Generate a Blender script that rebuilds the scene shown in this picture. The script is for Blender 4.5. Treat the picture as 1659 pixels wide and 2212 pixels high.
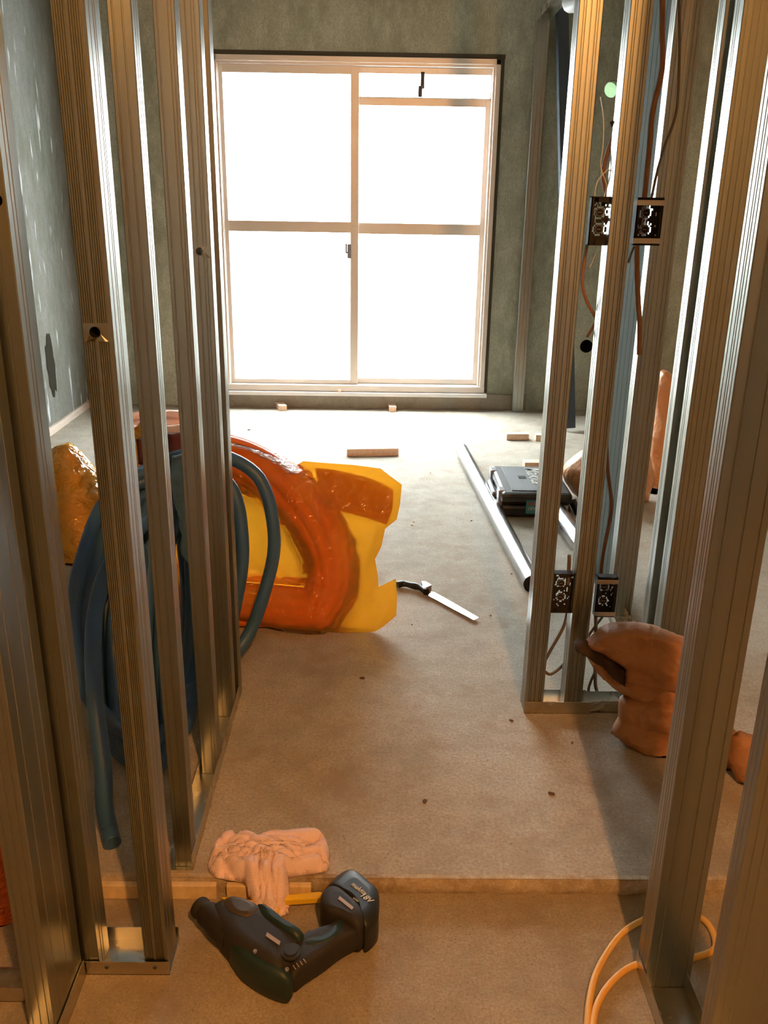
import bpy, bmesh, math, random
from mathutils import Vector, Matrix, noise
from mathutils.geometry import delaunay_2d_cdt
random.seed(7)
S = bpy.context.scene
for o in list(bpy.data.objects): bpy.data.objects.remove(o)
COL = S.collection

# ------------------------------------------------------------------ camera
F, CX, CY = 1900.0, 829.5, 1106.0
PITCH, YAW, ROLL, CH = map(math.radians, (19.6, 0.8, 0.9, 0)); CH = 1.3
fw = Vector((math.sin(YAW)*math.cos(PITCH), math.cos(YAW)*math.cos(PITCH), -math.sin(PITCH)))
r0 = Vector((math.cos(YAW), -math.sin(YAW), 0)); u0 = r0.cross(fw)
rt = r0*math.cos(ROLL) + u0*math.sin(ROLL); up = rt.cross(fw)
CAM = Vector((0, 0, CH))
cd = bpy.data.cameras.new('camera'); cam = bpy.data.objects.new('camera', cd); COL.objects.link(cam)
m = Matrix((rt, up, -fw)).transposed().to_4x4(); m.translation = CAM; cam.matrix_world = m
cd.sensor_fit = 'VERTICAL'; cd.sensor_height = 36; cd.lens = F/2212*36; cd.clip_start = 0.02
S.camera = cam
# ------------------------------------------------------------------ world, lamp, exposure
W = bpy.data.worlds.new('sky'); S.world = W; W.use_nodes = True
bg = W.node_tree.nodes['Background']; bg.inputs[0].default_value = (0.93, 0.97, 1.0, 1); SKY = 27.0
bg.inputs[1].default_value = SKY
LAMP_E = 3700.0; LAMP = Vector((0.40, -0.50, 2.34))
vs = S.view_settings; vs.view_transform = 'Standard'; vs.look = 'None'; vs.gamma = 1; vs.use_curve_mapping = False
vs.exposure = 0.45

# ------------------------------------------------------------------ pixel helpers (photo pixel -> point on a real plane)
def ray(x, y): return fw + rt*((x-CX)/F) - up*((y-CY)/F)
def atz(x, y, z=0.0): d = ray(x, y); return CAM + d*((z-CH)/d.z)
def aty(x, y, Y): d = ray(x, y); return CAM + d*(Y/d.y)
def onplane(x, y, P, n): d = ray(x, y); return CAM + d*((P-CAM).dot(n)/d.dot(n))

# ------------------------------------------------------------------ materials
def mat(name, col, rough=0.6, metal=0.0, **k):
    m = bpy.data.materials.new(name); m.use_nodes = True
    b = m.node_tree.nodes['Principled BSDF']
    b.inputs['Base Color'].default_value = (*col, 1); b.inputs['Roughness'].default_value = rough
    b.inputs['Metallic'].default_value = metal
    for kk, v in k.items(): b.inputs[kk.replace('_', ' ')].default_value = v
    return m
def nd(m, t, **k):
    n = m.node_tree.nodes.new(t)
    for a, v in k.items():
        if a in n.inputs: n.inputs[a].default_value = v
        else: setattr(n, a, v)
    return n
def lk(m, a, b): m.node_tree.links.new(a, b)
def coords(m, scale=(1, 1, 1), kind='Object'):
    tc = nd(m, 'ShaderNodeTexCoord'); mp = nd(m, 'ShaderNodeMapping'); mp.inputs['Scale'].default_value = scale
    lk(m, tc.outputs[kind], mp.inputs[0]); return mp.outputs[0]
def ramp(m, src, stops):
    r = nd(m, 'ShaderNodeValToRGB'); e = r.color_ramp.elements
    while len(e) < len(stops): e.new(0.5)
    for i, (p, c) in enumerate(stops): e[i].position = p; e[i].color = (*c, 1) if len(c) == 3 else c
    lk(m, src, r.inputs[0]); return r.outputs[0]
def bump(m, src, strength, dist=0.01, b=None):
    n = nd(m, 'ShaderNodeBump'); n.inputs['Strength'].default_value = strength; n.inputs['Distance'].default_value = dist
    lk(m, src, n.inputs['Height']); lk(m, n.outputs[0], (b or m.node_tree.nodes['Principled BSDF']).inputs['Normal'])
def noise_t(m, vec, scale, detail=4, rough=0.6):
    n = nd(m, 'ShaderNodeTexNoise'); n.inputs['Scale'].default_value = scale; n.inputs['Detail'].default_value = detail
    n.inputs['Roughness'].default_value = rough; lk(m, vec, n.inputs['Vector']); return n.outputs['Fac']
def mixc(m, fac, a, b, mode='MIX'):
    n = nd(m, 'ShaderNodeMix'); n.data_type = 'RGBA'; n.blend_type = mode
    for s, v in ((0, fac), (6, a), (7, b)):
        if isinstance(v, (tuple, float, int)): n.inputs[s].default_value = (*v, 1) if isinstance(v, tuple) else v
        else: lk(m, v, n.inputs[s])
    return n.outputs[2]
def BC(m): return m.node_tree.nodes['Principled BSDF'].inputs['Base Color']

def metal(name, col, rough, streak=0.15, br=0.12):
    m = mat(name, col, rough, 1.0)
    if streak:
        v = coords(m, (420, 420, 0.03)); n = noise_t(m, v, 1.0, 1)
        bump(m, n, streak*0.5, 0.003)
    v2 = coords(m, (60, 60, 0.6) if streak else (9, 9, 9)); n2 = noise_t(m, v2, 1.0, 3)
    lk(m, ramp(m, n2, ((0.3, (rough-br/4,)*3), (0.75, (rough+br*.6,)*3))), m.node_tree.nodes['Principled BSDF'].inputs['Roughness'])
    lk(m, mixc(m, ramp(m, n2, ((0.35, (0, 0, 0)), (0.7, (1, 1, 1)))), col, tuple(c*0.95 for c in col)), BC(m))
    return m
M = {}
M['steel'] = metal('galvanised_steel', (0.33, 0.345, 0.31), 0.33, 0.05)
M['track'] = metal('galvanised_track', (0.58, 0.57, 0.52), 0.27, 0)
M['pipe'] = metal('zinc_pipe', (0.72, 0.73, 0.78), 0.25, 0, 0.0)
M['darksteel'] = metal('grey_steel', (0.12, 0.15, 0.19), 0.5, 0)
M['navy'] = mat('dull_navy_paint', (0.055, 0.070, 0.095), 0.75)
M['dull'] = mat('dull_galvanised', (0.075, 0.088, 0.072), 0.95, 0.0, **{'Specular_IOR_Level': 0.15})
M['alu'] = mat('window_aluminium', (0.66, 0.60, 0.54), 0.38, 0.35)
n = noise_t(M['alu'], coords(M['alu'], (9, 9, 9)), 4); bump(M['alu'], n, 0.05)
# concrete floor
def concrete(name, c1, c2, c3, sc=1.0, streaks=(1, 1, 1), speck=True, bstr=0.25):
    m = mat(name, c1, 0.85)
    v = coords(m, streaks)
    big = noise_t(m, v, 1.3*sc, 6, 0.6); mid = noise_t(m, v, 7*sc, 8, 0.7); fine = noise_t(m, v, 90*sc, 4, 0.7)
    a = mixc(m, ramp(m, big, ((0.38, (0, 0, 0)), (0.64, (1, 1, 1)))), c1, c2)
    b = mixc(m, ramp(m, mid, ((0.42, (0, 0, 0)), (0.85, (1, 1, 1)))), a, c3)
    c = mixc(m, ramp(m, fine, ((0.32, (0.75,)*3), (0.62, (0, 0, 0)))), b, tuple(x*0.5 for x in c1))
    if speck:
        tc2 = coords(m, (16, 70, 30)); sc1 = noise_t(m, tc2, 1.0, 3, 0.55); gg = noise_t(m, v, 2.2*sc, 4)
        g0 = nd(m, 'ShaderNodeMath', operation='MULTIPLY'); lk(m, ramp(m, sc1, ((0.66, (0,)*3), (0.72, (1,)*3))), g0.inputs[0]); lk(m, ramp(m, gg, ((0.48, (0,)*3), (0.58, (0.45,)*3))), g0.inputs[1])
        c = mixc(m, g0.outputs[0], c, tuple(x*0.4 for x in c1))
        st_ = noise_t(m, v, 3.1*sc, 7, 0.75); c = mixc(m, ramp(m, st_, ((0.36, (0.55,)*3), (0.50, (0,)*3))), c, (c1[0]*0.62, c1[1]*0.52, c1[2]*0.42))
        vo = nd(m, 'ShaderNodeTexVoronoi'); vo.inputs['Scale'].default_value = 42*sc; lk(m, v, vo.inputs['Vector'])
        gate = noise_t(m, v, 9*sc, 3)
        g = nd(m, 'ShaderNodeMath', operation='MULTIPLY')
        lk(m, ramp(m, vo.outputs['Distance'], ((0.10, (1,)*3), (0.17, (0,)*3))), g.inputs[0])
        lk(m, ramp(m, gate, ((0.53, (0,)*3), (0.62, (0.75,)*3))), g.inputs[1])
        c = mixc(m, g.outputs[0], c, tuple(x*0.28 for x in c1))
    lk(m, c, BC(m)); bump(m, mid, bstr, 0.01)
    return m
M['floor'] = concrete('screed_floor', (0.46, 0.415, 0.34), (0.33, 0.29, 0.23), (0.56, 0.51, 0.43), 1.6, bstr=0.5)
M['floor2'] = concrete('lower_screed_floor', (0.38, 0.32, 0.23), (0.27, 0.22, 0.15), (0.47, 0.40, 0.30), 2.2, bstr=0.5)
M['wall'] = concrete('bare_concrete_wall', (0.42, 0.425, 0.325), (0.23, 0.245, 0.17), (0.60, 0.60, 0.49), 2.2, (1, 1, 0.45), False, 0.3)
M['hall'] = concrete('hall_wall', (0.32, 0.31, 0.27), (0.27, 0.26, 0.22), (0.36, 0.35, 0.31), 0.8, (1, 1, 1), False, 0.1)
M['ceil'] = concrete('slab_ceiling', (0.36, 0.34, 0.30), (0.30, 0.28, 0.25), (0.40, 0.38, 0.34), 0.8, (1, 1, 1), False, 0.1)
# left wall: grey patches with white adhesive streaks
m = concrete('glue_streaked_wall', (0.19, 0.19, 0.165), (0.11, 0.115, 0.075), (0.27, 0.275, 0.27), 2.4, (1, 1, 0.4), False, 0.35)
src = BC(m).links[0].from_socket
g1 = noise_t(m, coords(m, (22, 22, 3.2)), 1.0, 2, 0.5)
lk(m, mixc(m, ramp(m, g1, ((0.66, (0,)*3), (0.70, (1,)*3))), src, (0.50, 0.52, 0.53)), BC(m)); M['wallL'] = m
M['kerb'] = concrete('rough_kerb', (0.33, 0.29, 0.23), (0.25, 0.21, 0.16), (0.42, 0.38, 0.31), 3, (1, 1, 1), False, 0.6)
M['step'] = concrete('mortar_edge', (0.50, 0.40, 0.27), (0.30, 0.21, 0.12), (0.80, 0.72, 0.58), 5, (1, 1, 1), False, 0.5)
def wood(name, c1, c2):
    m = mat(name, c1, 0.6); v = coords(m, (60, 4, 40)); n = noise_t(m, v, 1.0, 4)
    lk(m, mixc(m, ramp(m, n, ((0.35, (0,)*3), (0.7, (1,)*3))), c1, c2), BC(m)); bump(m, n, 0.1, 0.003); return m
M['wood'] = wood('pine', (0.84, 0.62, 0.46), (0.74, 0.50, 0.34))
M['batten'] = wood('pale_batten', (0.74, 0.58, 0.34), (0.60, 0.43, 0.22))
M['stripwood'] = wood('pale_strip', (0.66, 0.56, 0.47), (0.56, 0.46, 0.38))
M['black'] = mat('black_plastic', (0.012, 0.013, 0.014), 0.45)
M['casetop'] = mat('black_ribbed_plastic', (0.035, 0.036, 0.038), 0.62)
wv = nd(M['casetop'], 'ShaderNodeTexWave'); wv.inputs['Scale'].default_value = 55; wv.bands_direction = 'X'
lk(M['casetop'], coords(M['casetop']), wv.inputs['Vector']); bump(M['casetop'], wv.outputs[1], 0.5, 0.003)
M['latch'] = mat('grey_latch_plastic', (0.20, 0.20, 0.21), 0.35)
M['teal'] = mat('dark_teal_plastic', (0.009, 0.027, 0.024), 0.5)
M['rubber'] = mat('dark_rubber', (0.018, 0.015, 0.013), 0.7)
n = noise_t(M['rubber'], coords(M['rubber']), 60, 3); bump(M['rubber'], n, 0.3, 0.003)
M['label'] = mat('teal_label', (0.05, 0.25, 0.27), 0.5); M['labelg'] = mat('pale_label', (0.34, 0.27, 0.25), 0.6)
M['red'] = mat('red_print', (0.65, 0.05, 0.03), 0.5); M['whitep'] = mat('white_print', (0.55, 0.55, 0.5), 0.5)
M['yellow'] = mat('yellow_plastic', (0.80, 0.52, 0.02), 0.45)
M['hoseblue'] = mat('blue_hose', (0.034, 0.100, 0.22), 0.45)
n = noise_t(M['hoseblue'], coords(M['hoseblue']), 45, 4); bump(M['hoseblue'], n, 0.35, 0.004)
M['salmon'] = mat('salmon_hose', (0.95, 0.62, 0.48), 0.5)
M['orangepipe'] = mat('orange_conduit', (0.78, 0.17, 0.02), 0.42)
n = noise_t(M['orangepipe'], coords(M['orangepipe']), 12, 4); bump(M['orangepipe'], n, 0.3, 0.01)
lk(M['orangepipe'], mixc(M['orangepipe'], n, (0.88, 0.23, 0.03), (0.62, 0.11, 0.015)), BC(M['orangepipe']))
M['cord'] = mat('orange_cord', (0.72, 0.40, 0.08), 0.6)
M['cablebrown'] = mat('brown_cable', (0.13, 0.06, 0.032), 0.6); M['cablegrey'] = mat('grey_cable', (0.13, 0.105, 0.085), 0.55)
M['cableorange'] = mat('orange_cable', (0.26, 0.115, 0.055), 0.6); M['wire'] = mat('pale_wire', (0.62, 0.58, 0.50), 0.4)
M['boxp'] = mat('box_black_plastic', (0.008, 0.007, 0.007), 0.8); M['foil'] = metal('bright_clamp', (0.45, 0.42, 0.36), 0.35, 0)
M['knock'] = mat('knockout_ring', (0.12, 0.11, 0.10), 0.4)
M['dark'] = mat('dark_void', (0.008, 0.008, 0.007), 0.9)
M['white'] = mat('white_paint', (0.8, 0.8, 0.8), 0.6); M['blade'] = mat('saw_steel', (0.80, 0.80, 0.82), 0.18, 1.0)
M['maroon'] = mat('maroon_cloth', (0.10, 0.028, 0.032), 0.9); M['bluecloth'] = mat('blue_cloth', (0.16, 0.30, 0.38), 0.85)
M['graybag'] = mat('grey_bag', (0.06, 0.075, 0.10), 0.6)
M['pinkcloth'] = mat('pink_towel', (0.95, 0.73, 0.74), 0.95)
n = noise_t(M['pinkcloth'], coords(M['pinkcloth']), 350, 3); bump(M['pinkcloth'], n, 0.8, 0.004)
def paper(name, c1, c2, rough, bstr=0.5, sc=14, trans=0.0):
    m = mat(name, c1, rough); v = coords(m)
    vo = nd(m, 'ShaderNodeTexVoronoi'); vo.inputs['Scale'].default_value = sc; vo.distance = 'MANHATTAN'
    d = noise_t(m, v, sc*0.4, 4); vm = nd(m, 'ShaderNodeVectorMath', operation='ADD'); lk(m, v, vm.inputs[0]); lk(m, d, vm.inputs[1])
    lk(m, vm.outputs[0], vo.inputs['Vector'])
    lk(m, mixc(m, noise_t(m, v, 5, 6), c1, c2), BC(m)); bump(m, vo.outputs['Distance'], bstr, 0.02)
    return m
M['kraft'] = paper('kraft_paper', (0.42, 0.21, 0.10), (0.30, 0.13, 0.055), 0.6, 0.22, 9)
M['tanbag'] = paper('tan_plastic_bag', (0.66, 0.34, 0.16), (0.54, 0.25, 0.10), 0.42, 0.2, 8)
M['orangebag'] = paper('orange_bag', (0.65, 0.13, 0.02), (0.45, 0.07, 0.01), 0.4)
M['amber'] = paper('amber_bag', (0.75, 0.40, 0.05), (0.55, 0.26, 0.03), 0.16, 0.7, 9)
M['amber'].node_tree.nodes['Principled BSDF'].inputs['Transmission Weight'].default_value = 0.0
def film(name, col, opaq, refl=0.16):
    m = bpy.data.materials.new(name); m.use_nodes = True; nt = m.node_tree; nt.nodes.clear()
    out = nd(m, 'ShaderNodeOutputMaterial'); tr = nd(m, 'ShaderNodeBsdfTransparent'); tr.inputs[0].default_value = (*col, 1)
    tl = nd(m, 'ShaderNodeBsdfTranslucent'); tl.inputs[0].default_value = (*col, 1)
    df = nd(m, 'ShaderNodeBsdfDiffuse'); df.inputs[0].default_value = (*col, 1)
    gl = nd(m, 'ShaderNodeBsdfGlossy'); gl.inputs['Roughness'].default_value = 0.12
    m1 = nd(m, 'ShaderNodeMixShader'); m1.inputs[0].default_value = 0.5; lk(m, tl.outputs[0], m1.inputs[1]); lk(m, df.outputs[0], m1.inputs[2])
    m2 = nd(m, 'ShaderNodeMixShader'); m2.inputs[0].default_value = opaq; lk(m, tr.outputs[0], m2.inputs[1]); lk(m, m1.outputs[0], m2.inputs[2])
    fr = nd(m, 'ShaderNodeFresnel'); fr.inputs[0].default_value = 1.38
    m3 = nd(m, 'ShaderNodeMixShader'); lk(m, fr.outputs[0], m3.inputs[0]); lk(m, m2.outputs[0], m3.inputs[1]); lk(m, gl.outputs[0], m3.inputs[2])
    v = coords(m); vo = nd(m, 'ShaderNodeTexVoronoi'); vo.inputs['Scale'].default_value = 13
    d = noise_t(m, v, 6, 4); vm = nd(m, 'ShaderNodeVectorMath', operation='ADD'); lk(m, v, vm.inputs[0]); lk(m, d, vm.inputs[1]); lk(m, vm.outputs[0], vo.inputs['Vector'])
    bp = nd(m, 'ShaderNodeBump'); bp.inputs['Strength'].default_value = 0.6; bp.inputs['Distance'].default_value = 0.02
    lk(m, vo.outputs['Distance'], bp.inputs['Height']); lk(m, bp.outputs[0], gl.inputs['Normal'])
    lk(m, m3.outputs[0], out.inputs[0]); return m
M['film'] = film('yellow_film', (0.95, 0.64, 0.14), 0.30)
def glass(name, tint):
    m = bpy.data.materials.new(name); m.use_nodes = True; nt = m.node_tree; nt.nodes.clear()
    out = nd(m, 'ShaderNodeOutputMaterial'); tr = nd(m, 'ShaderNodeBsdfTransparent'); tr.inputs[0].default_value = (*tint, 1)
    gl = nd(m, 'ShaderNodeBsdfGlossy'); gl.inputs['Roughness'].default_value = 0.02
    mx = nd(m, 'ShaderNodeMixShader'); mx.inputs[0].default_value = 0.06
    lk(m, tr.outputs[0], mx.inputs[1]); lk(m, gl.outputs[0], mx.inputs[2]); lk(m, mx.outputs[0], out.inputs[0]); return m
M['glass'] = glass('window_glass', (0.95, 0.97, 0.96))
m = film('frosted_cover', (0.75, 0.90, 0.72), 1.0)
M['frost'] = m
def emit(name, col, s):
    m = bpy.data.materials.new(name); m.use_nodes = True; nt = m.node_tree; nt.nodes.clear()
    out = nd(m, 'ShaderNodeOutputMaterial'); e = nd(m, 'ShaderNodeEmission'); e.inputs[0].default_value = (*col, 1); e.inputs[1].default_value = s
    lk(m, e.outputs[0], out.inputs[0]); return m
M['bulb'] = emit('warm_bulb', (1.0, 0.43, 0.115), LAMP_E)

# ------------------------------------------------------------------ mesh helpers
class MB:
    def __init__(s): s.bm = bmesh.new()
    def box(s, x0, x1, y0, y1, z0, z1, bev=0.0, mi=0):
        r = bmesh.ops.create_cube(s.bm, size=1); vv = r['verts']
        for v in vv: v.co = Vector((x0+(v.co.x+.5)*(x1-x0), y0+(v.co.y+.5)*(y1-y0), z0+(v.co.z+.5)*(z1-z0)))
        fs = {f for v in vv for f in v.link_faces}
        for f in fs: f.material_index = mi
        if bev: bmesh.ops.bevel(s.bm, geom=list({e for v in vv for e in v.link_edges}), offset=bev, segments=2, profile=0.5, affect='EDGES')
        return s
    def tube(s, pts, r, n=10, caps=True, radii=None, closed=False):
        P = [Vector(p) for p in pts]; k = len(P); rings = []; pn = None
        for i, p in enumerate(P):
            t = ((P[(i+1) % k] if closed else P[min(i+1, k-1)]) - (P[i-1] if closed or i else P[0])).normalized()
            if pn is None: pn = t.orthogonal().normalized()
            pn = (pn - t*pn.dot(t)).normalized(); b = t.cross(pn); rr = radii[i] if radii else r
            rings.append([s.bm.verts.new(p + (pn*math.cos(a)+b*math.sin(a))*rr) for a in (2*math.pi*j/n for j in range(n))])
        for i in range(k-1 + (1 if closed else 0)):
            A, B = rings[i], rings[(i+1) % k]
            off = 0
            if closed and i == k-1: off = min(range(n), key=lambda o: (A[0].co-B[o].co).length)
            for j in range(n):
                f = s.bm.faces.new((A[j], A[(j+1) % n], B[(j+1+off) % n], B[(j+off) % n])); f.smooth = True
        if caps and not closed:
            s.bm.faces.new(rings[0][::-1]); s.bm.faces.new(rings[-1])
        return s
    def prism(s, pts, axis_vec, mi=0):
        a = [s.bm.verts.new(p) for p in pts]; b = [s.bm.verts.new(Vector(p)+Vector(axis_vec)) for p in pts]
        n = len(a); s.bm.faces.new(a[::-1]); s.bm.faces.new(b)
        for i in range(n): s.bm.faces.new((a[i], a[(i+1) % n], b[(i+1) % n], b[i]))
        return s
    def obj(s, name, m, parent=None, smooth=False, bevel=0):
        bmesh.ops.recalc_face_normals(s.bm, faces=s.bm.faces)
        if bevel: bmesh.ops.bevel(s.bm, geom=list(s.bm.edges), offset=bevel, segments=2, profile=0.5, affect='EDGES', clamp_overlap=True)
        me = bpy.data.meshes.new(name); s.bm.to_mesh(me); s.bm.free()
        if smooth:
            for p in me.polygons: p.use_smooth = True
        for mm in (m if isinstance(m, (list, tuple)) else [m]): me.materials.append(mm)
        o = bpy.data.objects.new(name, me); COL.objects.link(o)
        if parent: o.parent = parent
        return o
def tag(o, label=None, cat=None, group=None, kind=None):
    if label: o['label'] = label
    if cat: o['category'] = cat
    if group: o['group'] = group
    if kind: o['kind'] = kind
    return o
def struct(o): o['kind'] = 'structure'; return o
def empty(name, loc, label, cat, group=None):
    o = bpy.data.objects.new(name, None); COL.objects.link(o); o.location = loc; o.empty_display_size = 0.05
    tag(o, label, cat, group); return o
def adopt(o, par):     # parent keeping world placement (par only has a location)
    o.parent = par; o.matrix_parent_inverse = Matrix.Translation(-Vector(par.location)); return o
def smoothpath(pts, per=8, closed=False):
    P = [Vector(p) for p in pts]; n = len(P); out = []
    for i in range(n if closed else n-1):
        g = (lambda k: P[k % n]) if closed else (lambda k: P[max(0, min(n-1, k))])
        a, b, c, d = g(i-1), g(i), g(i+1), g(i+2)
        for j in range(per):
            t = j/per
            out.append(0.5*((2*b)+(c-a)*t+(2*a-5*b+4*c-d)*t*t+(3*b-a-3*c+d)*t**3))
    if not closed: out.append(P[-1])
    return out
def inside(p, poly):
    c = False; j = len(poly)-1
    for i in range(len(poly)):
        xi, yi = poly[i]; xj, yj = poly[j]
        if (yi > p[1]) != (yj > p[1]) and p[0] < (xj-xi)*(p[1]-yi)/(yj-yi)+xi: c = not c
        j = i
    return c
def edist(p, poly):
    best = 1e9; P = Vector(p)
    for i in range(len(poly)):
        a = Vector(poly[i-1]); b = Vector(poly[i]); ab = b-a; t = max(0, min(1, (P-a).dot(ab)/max(1e-12, ab.length_squared)))
        best = min(best, (P-(a+ab*t)).length)
    return best
def trimesh(poly, step, holes=()):
    """2-D triangulation of a polygon with interior points."""
    def dens(pl):
        o = []
        for i in range(len(pl)):
            a = Vector(pl[i]); b = Vector(pl[(i+1) % len(pl)]); k = max(1, round((b-a).length/step))
            o += [a.lerp(b, j/k) for j in range(k)]
        return o
    V, Ed = [], []
    for pl in [poly, *holes]:
        q = dens(pl); b = len(V); V += q; Ed += [(b+i, b+(i+1) % len(q)) for i in range(len(q))]
    xs = [p[0] for p in poly]; ys = [p[1] for p in poly]; x = min(xs); row = 0
    y = min(ys)+step*.5
    while y < max(ys):
        x = min(xs)+step*(0.5 if row % 2 else 0.0)
        while x < max(xs):
            if inside((x, y), poly) and edist((x, y), poly) > step*.45 and all((not inside((x, y), h)) and edist((x, y), h) > step*.45 for h in holes): V.append(Vector((x, y)))
            x += step
        y += step*.87; row += 1
    r = delaunay_2d_cdt(V, Ed, [], 0, 1e-6)
    vs_, fs = r[0], r[2]; keep = []
    for f in fs:
        c = sum((vs_[i] for i in f), Vector((0, 0)))/len(f)
        if inside(c, poly) and not any(inside(c, h) for h in holes): keep.append(f)
    return vs_, keep
def puffy(name, poly, step, place, front, back, m, parent=None, seed=0, crease=0.012, csc=9.0, edge=0.06, floorz=None, profile=0.5):
    """closed crumpled body from an outline: place(u,v)->(point, normal); front/back bulges in metres."""
    vs_, fs = trimesh(poly, step); bm = bmesh.new(); sides = []
    ed = [edist(v, poly) for v in vs_]
    for sgn, amp in ((1, front), (-1, back)):
        L = []
        for v, d in zip(vs_, ed):
            if sgn == -1 and d < 1e-5: L.append(sides[0][len(L)]); continue
            P, n = place(v[0], v[1]); t = min(1, d/edge); h = amp*(t*(2-t))**profile
            q = P*csc + Vector((seed*3.1, seed*1.7, sgn*5))
            cr = (noise.ridged_multi_fractal(q, 0.9, 2.1, 3, 1.0, 2.0)-1.0)*crease + noise.noise(q*0.5)*crease*1.2
            P = P + n*(sgn*h + sgn*cr*min(1, d/(edge*.5)))
            if d < 1e-5: P = P + Vector((noise.noise(q*1.3), 0, noise.noise(q*1.3+Vector((9, 9, 9)))))*crease*0.4
            if floorz is not None and P.z < floorz: P.z = floorz
            L.append(bm.verts.new(P))
        sides.append(L)
        for f in fs:
            try:
                fc = bm.faces.new([L[i] for i in (f if sgn == 1 else f[::-1])]); fc.smooth = True
            except ValueError: pass
    me = bpy.data.meshes.new(name); bmesh.ops.recalc_face_normals(bm, faces=bm.faces); bm.to_mesh(me); bm.free(); me.materials.append(m)
    o = bpy.data.objects.new(name, me); COL.objects.link(o)
    if parent: adopt(o, parent)
    return o
def planar(P0, nrm):
    """frame on a plane, returns (pixel->uv, place)"""
    P0 = Vector(P0); n = Vector(nrm).normalized(); u = Vector((0, 0, 1)).cross(n)*-1
    u = u.normalized() if u.length > 1e-3 else Vector((1, 0, 0)); v = n.cross(u)
    if abs(n.z) > 0.99: u, v = Vector((1, 0, 0)), Vector((0, 1, 0))
    def uv(px, py): q = onplane(px, py, P0, n)-P0; return (q.dot(u), q.dot(v))
    def place(a, b): return P0+u*a+v*b, n
    return uv, place
def text(s, size, m, mtx, parent, depth=0.0004, shear=0.0, name='lettering'):
    c = bpy.data.curves.new('txt', 'FONT'); c.body = s; c.size = size; c.extrude = depth; c.shear = shear; c.offset = size*0.012
    t = bpy.data.objects.new('txt', c); COL.objects.link(t)
    me = bpy.data.meshes.new_from_object(t.evaluated_get(bpy.context.evaluated_depsgraph_get())); bpy.data.objects.remove(t)
    me.transform(mtx); me.materials.clear(); me.materials.append(m)
    o = bpy.data.objects.new(name, me); COL.objects.link(o); adopt(o, parent); return o

# ================================================================== THE SETTING
BY = 5.70; LX = -1.85; RX = 2.3; NY = -1.7; STEP = 1.437; LOW = -0.036; CZ = 2.46
struct(MB().box(LX-.15, RX+.15, STEP, BY+.15, -0.2, 0).obj('floor', M['floor']))
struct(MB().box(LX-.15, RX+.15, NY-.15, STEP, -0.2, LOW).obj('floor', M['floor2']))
struct(MB().box(LX-.15, RX+.15, NY-.15, BY+.15, CZ, CZ+.15).obj('ceiling', M['ceil']))
struct(MB().box(RX, RX+.15, NY-.15, BY+.15, -0.2, CZ).obj('wall_right', M['wall']))
struct(MB().box(LX-.15, RX+.15, NY-.15, NY, -0.2, CZ).obj('wall_near', M['hall']))
# left wall with a chipped gouge
bm = MB()
wl = struct(bm.box(LX-.15, LX, NY-.15, BY+.15, -0.2, CZ).obj('wall_left', M['wallL']))
# back wall: window opening, two sleeve holes
WX0, WX1, WZ0, WZ1 = -0.965, 0.722, 0.112, 2.075
def circ(cx, cz, r, n=28): return [(cx+r*math.cos(2*math.pi*i/n), cz+r*math.sin(2*math.pi*i/n)) for i in range(n)]
dv = aty(1322, 193, BY); dh = aty(1267, 748, BY)
holes = [[(WX0, WZ0), (WX1, WZ0), (WX1, WZ1), (WX0, WZ1)], circ(dv.x, dv.z, .045), circ(dh.x, dh.z, .042)]
v2, f2 = trimesh([(LX-.15, -.2), (RX+.15, -.2), (RX+.15, CZ+.1), (LX-.15, CZ+.1)], 0.4, holes)
bm = bmesh.new()
for yy, flip in ((BY, 0), (BY+.15, 1)):
    L = [bm.verts.new((v[0], yy, v[1])) for v in v2]
    for f in f2: bm.faces.new([L[i] for i in (f if flip else f[::-1])])
for h in holes:
    A = [bm.verts.new((x, BY, z)) for x, z in h]; B = [bm.verts.new((x, BY+.15, z)) for x, z in h]
    for i in range(len(h)): bm.faces.new((A[i], A[(i+1) % len(h)], B[(i+1) % len(h)], B[i]))
me = bpy.data.meshes.new('wall_back'); bmesh.ops.remove_doubles(bm, verts=bm.verts, dist=1e-5); bm.to_mesh(me); bm.free(); me.materials.append(M['wall'])
o = bpy.data.objects.new('wall_back', me); COL.objects.link(o); struct(o)
# sleeve fittings
e = empty('vent_cover', (dv.x, BY, dv.z), 'pale green glowing round vent cover high in back wall', 'vent')
adopt(MB().tube([(dv.x, BY+.06, dv.z), (dv.x, BY+.066, dv.z)], .045, 28).obj('vent_disc', M['frost']), e)
r_ = MB().tube([(dv.x, BY-.002, dv.z), (dv.x, BY+.07, dv.z)], .0455, 28, caps=False).obj('vent_ring', mat('green_sleeve', (0.05, 0.12, 0.05), 0.6)); adopt(r_, e)
tag(MB().tube([(dh.x, BY+.001, dh.z), (dh.x, BY+.14, dh.z)], .0415, 28, caps=False).tube([(dh.x, BY+.13, dh.z), (dh.x, BY+.14, dh.z)], .0415, 28).obj('pipe_sleeve', M['dark']), 'dark open round pipe hole low in back wall', 'pipe sleeve')
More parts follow.
